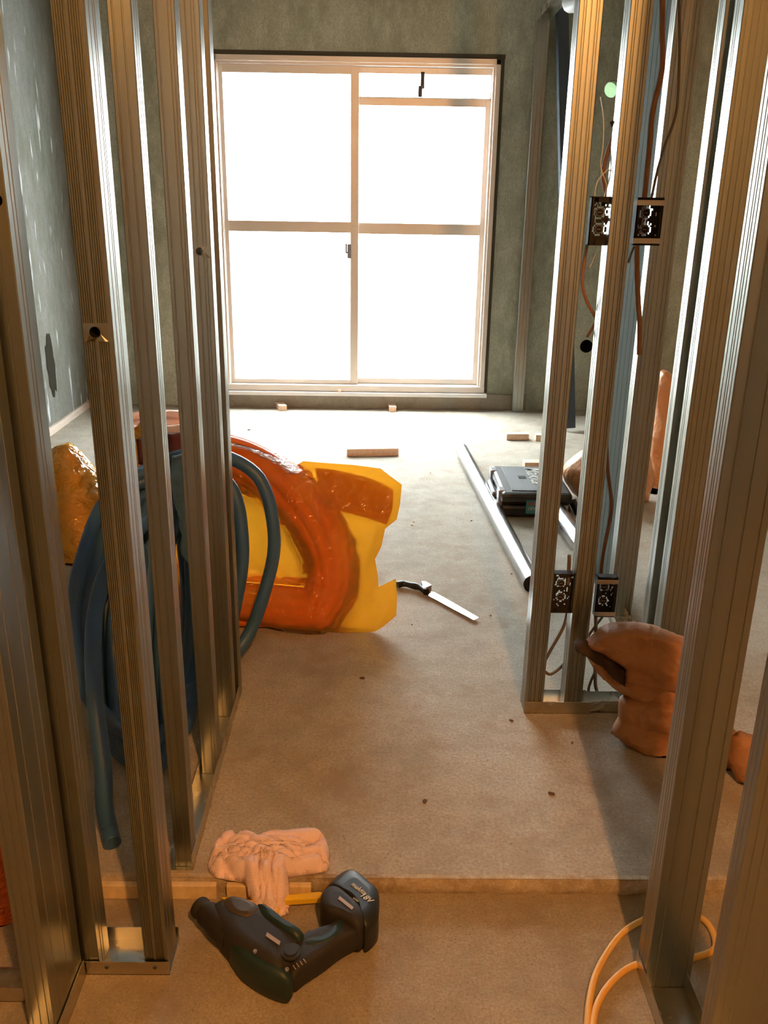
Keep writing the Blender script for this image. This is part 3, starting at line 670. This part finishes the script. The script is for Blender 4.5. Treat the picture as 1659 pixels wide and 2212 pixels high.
# towel ---------------------------------------------------------------
def flat(z): return lambda px, py: tuple(atz(px, py, z))[:2]
f = flat(.008)
tow = [(450, 1868), (458, 1838), (474, 1818), (498, 1808), (516, 1806), (528, 1799), (529, 1812), (541, 1807), (556, 1808), (572, 1817), (604, 1803), (642, 1808), (680, 1815), (706, 1826), (711, 1838), (709, 1872), (702, 1880), (652, 1886), (622, 1892), (624, 1920), (622, 1938), (602, 1946), (572, 1948), (556, 1938), (541, 1918), (526, 1902), (500, 1898), (470, 1893), (455, 1882)]
poly = [f(*p) for p in tow]; vs_, fs = trimesh(poly, .0035); bm = bmesh.new(); L = []
for v in vs_:
    d = edist(v, poly); q = Vector((v[0], v[1], 0))
    base = .002 if v[1] > STEP-.012 else LOW+.004
    t = max(0, min(1, (v[1]-(STEP-.05))/.05)); base = (.002)*t+(LOW+.003)*(1-t)
    base = max(base, .003 if v[1] > STEP-.03 else LOW+.003)
    w = noise.noise_vector(q*11)*.022 + noise.noise_vector(q*30+Vector((5, 1, 2)))*.006
    a = (q+w)
    low = max(0, min(1, (STEP+.055-v[1])/.05)) if v[0] < -.13 else 0      # part hanging down over the step: folds run down
    fx, fy = (24*low+10*(1-low)), (8*low+22*(1-low))
    n1 = noise.noise(Vector((a.x*fx, a.y*fy, 1))); n2 = noise.noise(Vector((a.x*fx*1.9+4, a.y*fy*1.9, 7))); n3 = noise.noise(q*7+Vector((2, 3, 0)))
    cre = math.exp(-(n1/.045)**2)*.022 + math.exp(-(n2/.05)**2)*.010
    hh = max(.004, .020 + .020*abs(n1)**.6 + .008*abs(n2)**.6 + .028*max(-.3, n3) - cre)
    rise = min(1, d/.012)
    L.append(bm.verts.new((v[0]+w.x*.25*min(1, d/.02), v[1]+w.y*.25*min(1, d/.02), base + rise**.7*hh)))
for ff in fs: bm.faces.new([L[i] for i in ff]).smooth = True
L2 = {}
me = bpy.data.meshes.new('towel'); bmesh.ops.recalc_face_normals(bm, faces=bm.faces); bm.to_mesh(me); bm.free(); me.materials.append(M['pinkcloth'])
o = bpy.data.objects.new('towel', me); COL.objects.link(o); tag(o, 'crumpled pink towel lying over the floor step', 'towel')
sm = o.modifiers.new('s', 'SOLIDIFY'); sm.thickness = .002; sm.offset = 1

# yellow scraper
sc = empty('scraper', atz(600, 1970, LOW), 'yellow plastic scraper lying between towel and drill', 'scraper')
adopt(MB().prism([atz(*p, LOW+.012) for p in ((478, 1942), (500, 1942), (575, 1953), (607, 1957), (600, 1978), (588, 1980), (560, 1974), (500, 1953))], (0, 0, .005)).obj('scraper_blade', M['yellow'], bevel=.001), sc)
adopt(MB().prism([atz(*p, LOW+.010) for p in ((604, 1946), (690, 1937), (699, 1940), (697, 1951), (612, 1957), (603, 1958))], (0, 0, .014)).obj('handle', M['yellow'], bevel=.002), sc)

# rotary hammer drill -------------------------------------------------
dr = empty('cordless_hammer_drill', atz(600, 2050, LOW), 'dark teal cordless hammer drill with black battery lying on the floor', 'power tool')
ZM = LOW+.045
def dome(pp, zb, zt, z=ZM, tight=.86):
    P = [atz(x, y, z) for x, y in pp]; P = smoothpath([Vector((p.x, p.y, 0)) for p in P], 4, True); n = len(P)
    c = sum(P, Vector())/n; b = MB(); rings = []
    for s, t in ((tight-.1, 0), (tight+.06, .06), (1, .25), (1, .6), (tight+.07, .85), (tight-.1, .96), (tight-.4, 1.0)):
        rings.append([b.bm.verts.new((c.x+(p.x-c.x)*s, c.y+(p.y-c.y)*s, zb+(zt-zb)*t)) for p in P])
    for A_, B_ in zip(rings, rings[1:]):
        for i in range(n): b.bm.faces.new((A_[i], A_[(i+1) % n], B_[(i+1) % n], B_[i])).smooth = True
    b.bm.faces.new(rings[0][::-1]); b.bm.faces.new(rings[-1]); return b
def ax(pp, z=ZM): return [atz(x, y, z) for x, y in pp]
adopt(dome(((482, 1968), (500, 1960), (535, 1968), (560, 1980), (566, 1996), (552, 2012), (530, 2016), (500, 2004), (484, 1986)), LOW+.02, LOW+.0815).obj('gear_housing', mat('dusty_metal', (.075, .060, .048), .5, .3)), dr)
for k in range(4):
    q = atz(452+k*9, 1976+k*7.5, ZM); t_ = (atz(480, 2000, ZM)-atz(452, 1976, ZM)).normalized()
    adopt(MB().tube([q, q+t_*.004], .0235+.0008*k, 24).obj('chuck_ring', M['black']), dr)
# chuck + barrel
P = smoothpath(ax(((428, 1957), (440, 1967), (458, 1982), (480, 2000), (505, 2018))), 5)
adopt(MB().tube(P, .02, 20, radii=[.017, .020, .021, .021, .0205, .019, .019, .023, .024, .024, .024, .025, .026, .027, .028, .029, .029, .030, .030, .030, .030]).obj('chuck', M['rubber']), dr)
adopt(dome(((452, 1985), (468, 1962), (505, 1958), (555, 1972), (590, 1992), (640, 2036), (652, 2052), (640, 2085), (618, 2118), (600, 2122), (560, 2100), (505, 2062), (470, 2022)), LOW+.004, LOW+.078).obj('barrel_housing', M['rubber']), dr)
adopt(dome(((490, 2030), (520, 2040), (560, 2062), (600, 2092), (628, 2112), (632, 2124), (624, 2134), (600, 2130), (560, 2112), (520, 2085), (498, 2058)), LOW+.002, LOW+.070).obj('motor_cover', M['teal']), dr)
adopt(dome(((555, 1974), (580, 1986), (618, 2018), (650, 2036), (660, 2046), (646, 2056), (620, 2044), (590, 2022), (560, 2000)), LOW+.012, LOW+.083).obj('side_shell', M['teal']), dr)
adopt(dome(((632, 2046), (655, 2030), (690, 2014), (722, 2004), (745, 1990), (770, 2004), (776, 2022), (740, 2044), (700, 2074), (660, 2100), (636, 2118), (622, 2110), (612, 2080)), LOW+.014, LOW+.066, tight=.9).obj('handle', M['rubber']), dr)
adopt(dome(((655, 2052), (690, 2046), (722, 2028), (740, 2002), (745, 2006), (735, 2034), (712, 2052), (680, 2064), (655, 2062)), LOW+.03, LOW+.068, tight=.95).obj('grip_stripe', M['teal']), dr)
adopt(dome(((646, 2034), (664, 2018), (676, 2012), (684, 2018), (668, 2034), (652, 2042)), LOW+.024, LOW+.055).obj('trigger', M['black']), dr)
adopt(dome(((692, 1962), (700, 1944), (722, 1934), (752, 1954), (780, 1982), (790, 2004), (784, 2018), (770, 2024), (738, 2006), (706, 1994), (694, 1980)), LOW+.004, LOW+.080, tight=.92).obj('handle_foot', M['rubber']), dr)
bat = dome(((712, 1928), (738, 1904), (764, 1897), (796, 1922), (816, 1944), (817, 1990), (806, 2010), (790, 2022), (784, 2012), (776, 1984), (750, 1954), (724, 1938)), LOW+.002, LOW+.076, tight=.95).obj('battery', M['black']); adopt(bat, dr)
def drt(s, size, m, px, py, z, rot, shear=.2, name='lettering'):
    q = atz(px, py, z); return text(s, size, m, Matrix.Translation(q) @ Matrix.Rotation(rot, 4, 'Z'), bat, .0004, shear, name)
drt('makita', .014, M['whitep'], 757, 1911, LOW+.0765, -.78); drt('18V', .017, M['whitep'], 776, 1934, LOW+.0768, -.78); drt('Li-ion', .006, M['whitep'], 762, 1940, LOW+.0768, -.78)
for i in range(4): adopt(MB().box(0, .010, 0, .0016, 0, .0008).obj('vent_slot', M['labelg']), dr)
for i, o in enumerate([c for c in dr.children if c.name.startswith('vent_slot')]):
    q = atz(632+i*7.5, 2086-i*4.6, LOW+.0667); o.data.transform(Matrix.Translation(q) @ Matrix.Rotation(-1.0, 4, 'Z'))
for px, py, z in ((551, 2054, .075), (620, 2093, .068), (713, 2020, .0665)):
    q = atz(px, py, LOW+z); adopt(MB().tube([q-Vector((0, 0, .004)), q+Vector((0, 0, .0008))], .0036, 12).obj('screw', M['latch']), dr)
q = atz(628, 2054, LOW+.079); adopt(MB().tube([q-Vector((0, 0, .006)), q], .018, 24).tube([q, q+Vector((0, 0, .003))], .012, 20).obj('mode_dial', M['rubber']), dr)
pp = [atz(*p, LOW+.0795) for p in ((577, 2014), (606, 2034), (603, 2042), (574, 2022))]
adopt(MB().prism(pp, (0, 0, .0006)).obj('name_plate', M['labelg']), dr)
pp = [atz(*p, LOW+.0806) for p in ((734, 1936), (764, 1960), (760, 1966), (730, 1942))]
adopt(MB().prism(pp, (0, 0, .0006)).obj('gauge_plate', M['labelg']), dr)

# ================================================================== BLUE HOSE COIL
def bl_pt(px, py, y): return aty(px, py, y)
rnd = random.Random(3); path = []
turns = [ # (left x, right x, top y, bottom y, front depth)
    (152, 500, 1000, 1600, 1.78), (164, 590, 985, 1520, 2.02), (176, 480, 1020, 1640, 1.80), (190, 528, 1005, 1560, 2.02), (205, 470, 1040, 1690, 1.78),
    (222, 486, 1015, 1660, 1.86), (240, 462, 1060, 1710, 1.76), (262, 443, 1030, 1690, 1.84), (286, 428, 1085, 1700, 1.80), (305, 414, 1050, 1650, 1.90), (326, 455, 1100, 1640, 1.95), (180, 498, 1035, 1580, 1.9), (345, 436, 1060, 1660, 1.9), (312, 402, 1075, 1680, 1.84), (352, 420, 1110, 1640, 1.88), (338, 449, 1040, 1620, 1.96)]
for k, (l, r, t, b, fy) in enumerate(turns):
    big = r > 488; cy = (t+b)/2; ry = 2.30 if big else 2.24+rnd.random()*.06
    top_y = 2.34+rnd.random()*.08
    pr = [((l+r)/2+40, t, top_y), (r-(r-l)*.10, t+(b-t)*.07, 2.36 if big else ry+.08), (r, t+(b-t)*.30, ry+.03), (r-(r-l)*.04, t+(b-t)*.52, ry), (r-(r-l)*.16, t+(b-t)*.76, 2.25 if big else ry-.12),
          ((l+r)/2+15, b-(b-t)*.02, fy+.05), ((l+r)/2-40, b-(b-t)*.02, fy), (l+(r-l)*.10, b-(b-t)*.18, fy+.05), (l+4, t+(b-t)*.58, fy+.2), (l+(r-l)*.07, t+(b-t)*.34, fy+.32), (l+(r-l)*.28, t+(b-t)*.10, 2.3)]
    for p in pr:
        q = bl_pt(p[0]+rnd.uniform(-4, 4), p[1]+rnd.uniform(-6, 6), p[2]); q.z = max(q.z, .022); path.append(q)
tail = [bl_pt(250, 1200, 1.95), bl_pt(205, 1330, 1.80), bl_pt(205, 1500, 1.66), bl_pt(222, 1650, 1.58), bl_pt(226, 1740, 1.55), Vector((-.555, 1.545, .03)), atz(243, 1822, .018)]
path += tail
tag(MB().tube(smoothpath(path, 9), .0185, 12).obj('hose_coil', M['hoseblue']), 'big coil of dark blue hose leaning behind the left partition', 'hose')

# ================================================================== ORANGE COIL IN YELLOW BAG
N = Vector((-.10, -1, .42)).normalized(); P0 = atz(640, 1372, .0); P0 = Vector((P0.x, P0.y+.05, 0))
uv, pl = planar(P0, N)
# ring centre line through pixel points
cl = [(300, 1150), (330, 1040), (400, 985), (480, 985), (560, 1015), (630, 1070), (690, 1150), (712, 1230), (696, 1296), (640, 1345), (560, 1344), (470, 1335), (370, 1290), (320, 1230)]
coil = empty('conduit_coil', P0, 'thick coil of orange conduit inside the yellow plastic bag', 'conduit coil')
cen = []
for c in cl:
    a, b_ = uv(*c); q, n_ = pl(a, b_); cen.append(q + n_*.0)
cs = smoothpath(cen, 8, True)
VV = N.cross(Vector((0, 0, 1)).cross(N)*-1).normalized(); VV = VV if VV.z > 0 else -VV
for c in cs:
    if c.z < .060: c += VV*((.060-c.z)/VV.z)
rings = []
tw = 9; k = 0
bb = MB(); LEN = len(cs)
for j in range(13):
    a0 = 2*math.pi*j/13*1.0; rad = .052 if j < 9 else .026
    a0 = 2*math.pi*(j/9 if j < 9 else (j-9)/4)
    strand = []
    for i, c in enumerate(cs):
        t = (cs[(i+1) % LEN]-cs[i-1]).normalized(); nn = N.cross(t).normalized()
        wob = a0 + .25*math.sin(2*math.pi*i/LEN*2+j)
        q = c + (nn*math.cos(wob)+N*math.sin(wob))*rad; q.z = max(q.z, .024); strand.append(q)
    bb.tube(strand, .0235, 10, closed=True)
adopt(bb.obj('conduit', M['orangepipe']), coil)
bag = empty('plastic_bag', P0+Vector((.05, -.03, 0)), 'yellow see-through plastic bag around the orange conduit coil', 'bag')
outl = [(290, 1040), (340, 985), (420, 950), (500, 943), (570, 965), (620, 990), (642, 1004), (655, 996), (700, 1000), (760, 1004), (822, 1012), (845, 1030), (868, 1047), (864, 1090), (857, 1122), (832, 1142), (824, 1180), (810, 1208), (816, 1240), (818, 1268), (838, 1258), (855, 1250), (858, 1290), (856, 1330), (830, 1352), (792, 1378), (745, 1391), (690, 1390), (620, 1377), (560, 1358), (500, 1345), (430, 1350), (350, 1330), (300, 1280), (270, 1150)]
def torusbulge(sgn):
    def g(P):
        d = min((P-c).length for c in cs[::3])
        return .012+math.sqrt(max(0, .092**2-d*d))*.95 if d < .092 else .012
    return g
pol = [uv(*p) for p in outl]; vs_, fs = trimesh(pol, .016); bm = bmesh.new(); g = torusbulge(1); s0 = []
for sgn in (1, -1):
    L = []
    for idx, v in enumerate(vs_):
        d = edist(v, pol)
        P, n_ = pl(v[0], v[1]); q = P*7
        cr = (noise.ridged_multi_fractal(q+Vector((0, sgn*4, 0)), .9, 2.1, 3, 1, 2)-1)*.012+noise.noise(q*.6)*.018
        P = P + n_*sgn*min(1, d/.03)*(g(P) + (cr if cr > -.006 else -.006)); P.z = max(P.z, .002 + (.0 if sgn > 0 else .001))
        L.append(bm.verts.new(P))
    if sgn > 0: s0 = L
    for f_ in fs:
        try: bm.faces.new([L[i] for i in (f_ if sgn > 0 else f_[::-1])]).smooth = True
        except ValueError: pass
me = bpy.data.meshes.new('film'); bmesh.ops.recalc_face_normals(bm, faces=bm.faces); bm.to_mesh(me); bm.free(); me.materials.append(M['film'])
o = bpy.data.objects.new('film', me); COL.objects.link(o); adopt(o, bag)
# sheet inside the bag
lab = [(682, 1010), (730, 1016), (790, 1030), (822, 1042), (850, 1058), (848, 1100), (835, 1134), (790, 1118), (742, 1106), (715, 1102), (690, 1070)]
b = MB(); b.prism([pl(*uv(*p))[0]+N*.001 for p in lab], -N*.0015); adopt(b.obj('paper_sheet', mat('tan_sheet', (.62, .32, .12), .7)), bag)
# amber bag at left, salmon coil, cloths
uv2, pl2 = planar((-1.15, 3.2, .2), (0.1, -1, .35))
o = puffy('plastic_bag', [uv2(*p) for p in ((95, 985), (120, 962), (148, 953), (170, 970), (205, 1010), (250, 1050), (290, 1100), (300, 1200), (240, 1300), (150, 1300), (100, 1200), (85, 1080))], .016, pl2, .10, .10, M['amber'], None, 11, .035, 6, .12, .002)
tag(o, 'shiny amber plastic bag behind the blue hose at left', 'bag')
sal = empty('conduit_coil', (-1.1, 4.25, 0), 'ribbed salmon-pink conduit coil behind the left studs', 'conduit coil')
b = MB(); pts = []; R = .24; cen = aty(372, 905, 4.15)
for i in range(5*420):
    t = i/420; a = t*2*math.pi
    pts.append(Vector((cen.x-.02*t+R*math.cos(a), 4.36+R*math.sin(a)*.9, max(.022, .025+.043*t))))
rad = [  .021+.0018*(1 if i % 2 else -1) for i in range(len(pts))]
adopt(b.tube(pts, .02, 12, radii=rad).obj('conduit', M['salmon']), sal)
uv2, pl2 = planar((-.75, 2.42, .5), (0, -1, .8))
o = puffy('work_cloth', [uv2(*p) for p in ((296, 950), (345, 935), (400, 934), (440, 936), (466, 950), (470, 965), (458, 976), (430, 978), (405, 996), (385, 1010), (360, 1000), (330, 1010), (300, 1000))], .01, pl2, .012, .012, M['maroon'], None, 5, .016, 16, .03)
tag(o, 'dark maroon cloth draped over the top of the blue hose', 'cloth')
uv2, pl2 = planar((-.62, 2.12, .4), (0, -1, .4))
o = puffy('work_cloth', [uv2(*p) for p in ((372, 985), (400, 976), (424, 985), (436, 1050), (430, 1130), (415, 1230), (396, 1200), (380, 1100), (366, 1040))], .008, pl2, .012, .012, M['bluecloth'], None, 6, .02, 20, .03)
tag(o, 'crumpled light blue cloth hanging in the blue hose coil', 'cloth')
uv2, pl2 = planar((-1.0, 3.6, .3), (0, -1, .4))
o = puffy('plastic_bag', [uv2(*p) for p in ((280, 940), (300, 912), (330, 905), (350, 940), (350, 1115), (285, 1118), (275, 1020))], .012, pl2, .04, .04, M['amber'], None, 9, .02, 12, .05)
tag(o, 'small amber bag corner beside the salmon-pink coil', 'bag')
# orange bundle far left
uv2, pl2 = planar((-.78, 1.42, .2), (.2, -1, .1))
o = puffy('orange_bundle', [uv2(*p) for p in ((-120, 1500), (-40, 1440), (20, 1500), (50, 1650), (70, 1800), (95, 1960), (60, 2040), (-40, 2060), (-140, 2040))], .016, pl2, .06, .06, M['orangebag'], None, 12, .012, 6, .08, LOW+.001)
tag(o, 'red-orange plastic bundle at the left picture edge', 'bundle')

# ================================================================== BAGS ON THE RIGHT
uv2, pl2 = planar((.76, 1.88, .1), (-.25, -1, .15))
sack = empty('paper_sack', (.76, 1.90, 0), 'crumpled brown paper sack standing beside the right stub wall', 'sack')
Ps = [uv2(*p) for p in ((1258, 1388), (1275, 1375), (1300, 1353), (1330, 1347), (1370, 1346), (1420, 1354), (1470, 1375), (1540, 1400), (1560, 1480), (1540, 1520), (1480, 1500), (1430, 1490), (1346, 1472), (1345, 1440), (1330, 1428), (1300, 1412))]
puffy('sack_top_fold', Ps, .007, pl2, .04, .05, M['kraft'], sack, 21, .016, 13, .025)
Pm = [uv2(*p) for p in ((1262, 1415), (1290, 1418), (1340, 1432), (1400, 1470), (1480, 1480), (1560, 1500), (1550, 1570), (1480, 1545), (1420, 1535), (1362, 1520), (1330, 1500), (1298, 1470))]
def shift(pl_, d): return lambda a, b: (pl_(a, b)[0]+Vector(d), pl_(a, b)[1])
puffy('sack_middle_fold', Pm, .010, shift(pl2, (0, .03, 0)), .035, .04, M['kraft'], sack, 22, .016, 13, .025)
Pb = [uv2(*p) for p in ((1345, 1515), (1400, 1505), (1480, 1520), (1560, 1530), (1600, 1600), (1590, 1700), (1520, 1700), (1450, 1668), (1400, 1645), (1350, 1612), (1320, 1592), (1340, 1560))]
puffy('sack_body', Pb, .010, shift(pl2, (0, .02, 0)), .045, .05, M['kraft'], sack, 23, .016, 12, .025, .002)
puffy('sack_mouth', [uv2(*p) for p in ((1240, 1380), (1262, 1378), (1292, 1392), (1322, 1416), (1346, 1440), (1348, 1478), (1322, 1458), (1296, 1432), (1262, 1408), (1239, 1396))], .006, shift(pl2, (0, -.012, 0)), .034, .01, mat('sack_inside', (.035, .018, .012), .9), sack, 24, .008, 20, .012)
uv2, pl2 = planar((1.15, 3.9, .15), (-.2, -1, .5))
o = puffy('plastic_bag', [uv2(*p) for p in ((1213, 1020), (1222, 1003), (1250, 978), (1275, 960), (1300, 950), (1350, 945), (1400, 960), (1415, 1030), (1400, 1085), (1330, 1095), (1262, 1085), (1236, 1062), (1220, 1040))], .014, pl2, .10, .10, M['tanbag'], None, 31, .022, 7, .12, .002)
tag(o, 'tan plastic bag slumped on the floor behind the tool case', 'bag')
uv2, pl2 = planar((1.45, 4.1, .3), (-.2, -1, .12))
o = puffy('plastic_bag', [uv2(*p) for p in ((1418, 815), (1428, 795), (1445, 800), (1480, 830), (1500, 900), (1500, 1060), (1450, 1085), (1392, 1078), (1398, 1000), (1408, 900))], .014, pl2, .06, .06, M['tanbag'], None, 33, .018, 6, .08, .002)
tag(o, 'tall tan plastic sack standing farther right, seen between steel studs', 'bag')
uv2, pl2 = planar((1.0, 1.74, .1), (-.2, -1, .1))
o = puffy('paper_sack', [uv2(*p) for p in ((1580, 1590), (1600, 1578), (1618, 1585), (1680, 1600), (1690, 1700), (1590, 1690), (1570, 1640))], .012, pl2, .04, .04, M['kraft'], None, 35, .012, 9, .05, .002)
tag(o, 'low brown paper sack glimpsed between the two foreground right studs', 'sack')
# debris
proto = None
for i, (px, py, s) in enumerate(((783, 1466, .011), (918, 1732, .010), (1104, 1557, .008), (1060, 1330, .005), (890, 1135, .006), (894, 1128, .005), (1236, 1605, .006), (1190, 1715, .010), (1195, 1716, .007), (930, 1022, .006), (538, 929, .012), (890, 1350, .005), (1018, 1125, .006), (1105, 1240, .006))):
    z = 0; q = atz(px, py, z)
    if proto is None:
        b = bmesh.new(); bmesh.ops.create_icosphere(b, subdivisions=2, radius=1)
        for v in b.verts: v.co *= 1+.35*noise.noise(v.co*1.7); v.co.z *= .5
        me = bpy.data.meshes.new('debris_chip'); b.to_mesh(me); b.free(); me.materials.append(mat('brown_crumb', (.10, .055, .03), .9))
        o = proto = bpy.data.objects.new('debris_chip', me)
    else: o = proto.copy()
    COL.objects.link(o); o.location = (q.x, q.y, s*.2); o.scale = (s*.8, s*.5, s*.5); o.rotation_euler = (0, 0, i*1.3)
    where = ('on the floor midway between step and yellow bag', 'largest one on the bare floor above the step', 'just in front of the right stub wall', 'right of the tip of the saw blade',
             'left one of a tight pair, right of the yellow bag', 'right one of a tight pair, right of the yellow bag', 'in front of the brown paper sack', 'left one of the pair near the right foreground stud',
             'right one of the pair near the right foreground stud', 'between the long wood block and the steel pipe', 'on the bright floor just left of the long wood block', 'near the lower corner of the yellow bag',
             'left of the black tool case beside the pipe', 'just left of the near end of the long pipe')[i]
    tag(o, 'small dark crumb ' + where, 'debris', 'crumbs on the floor')
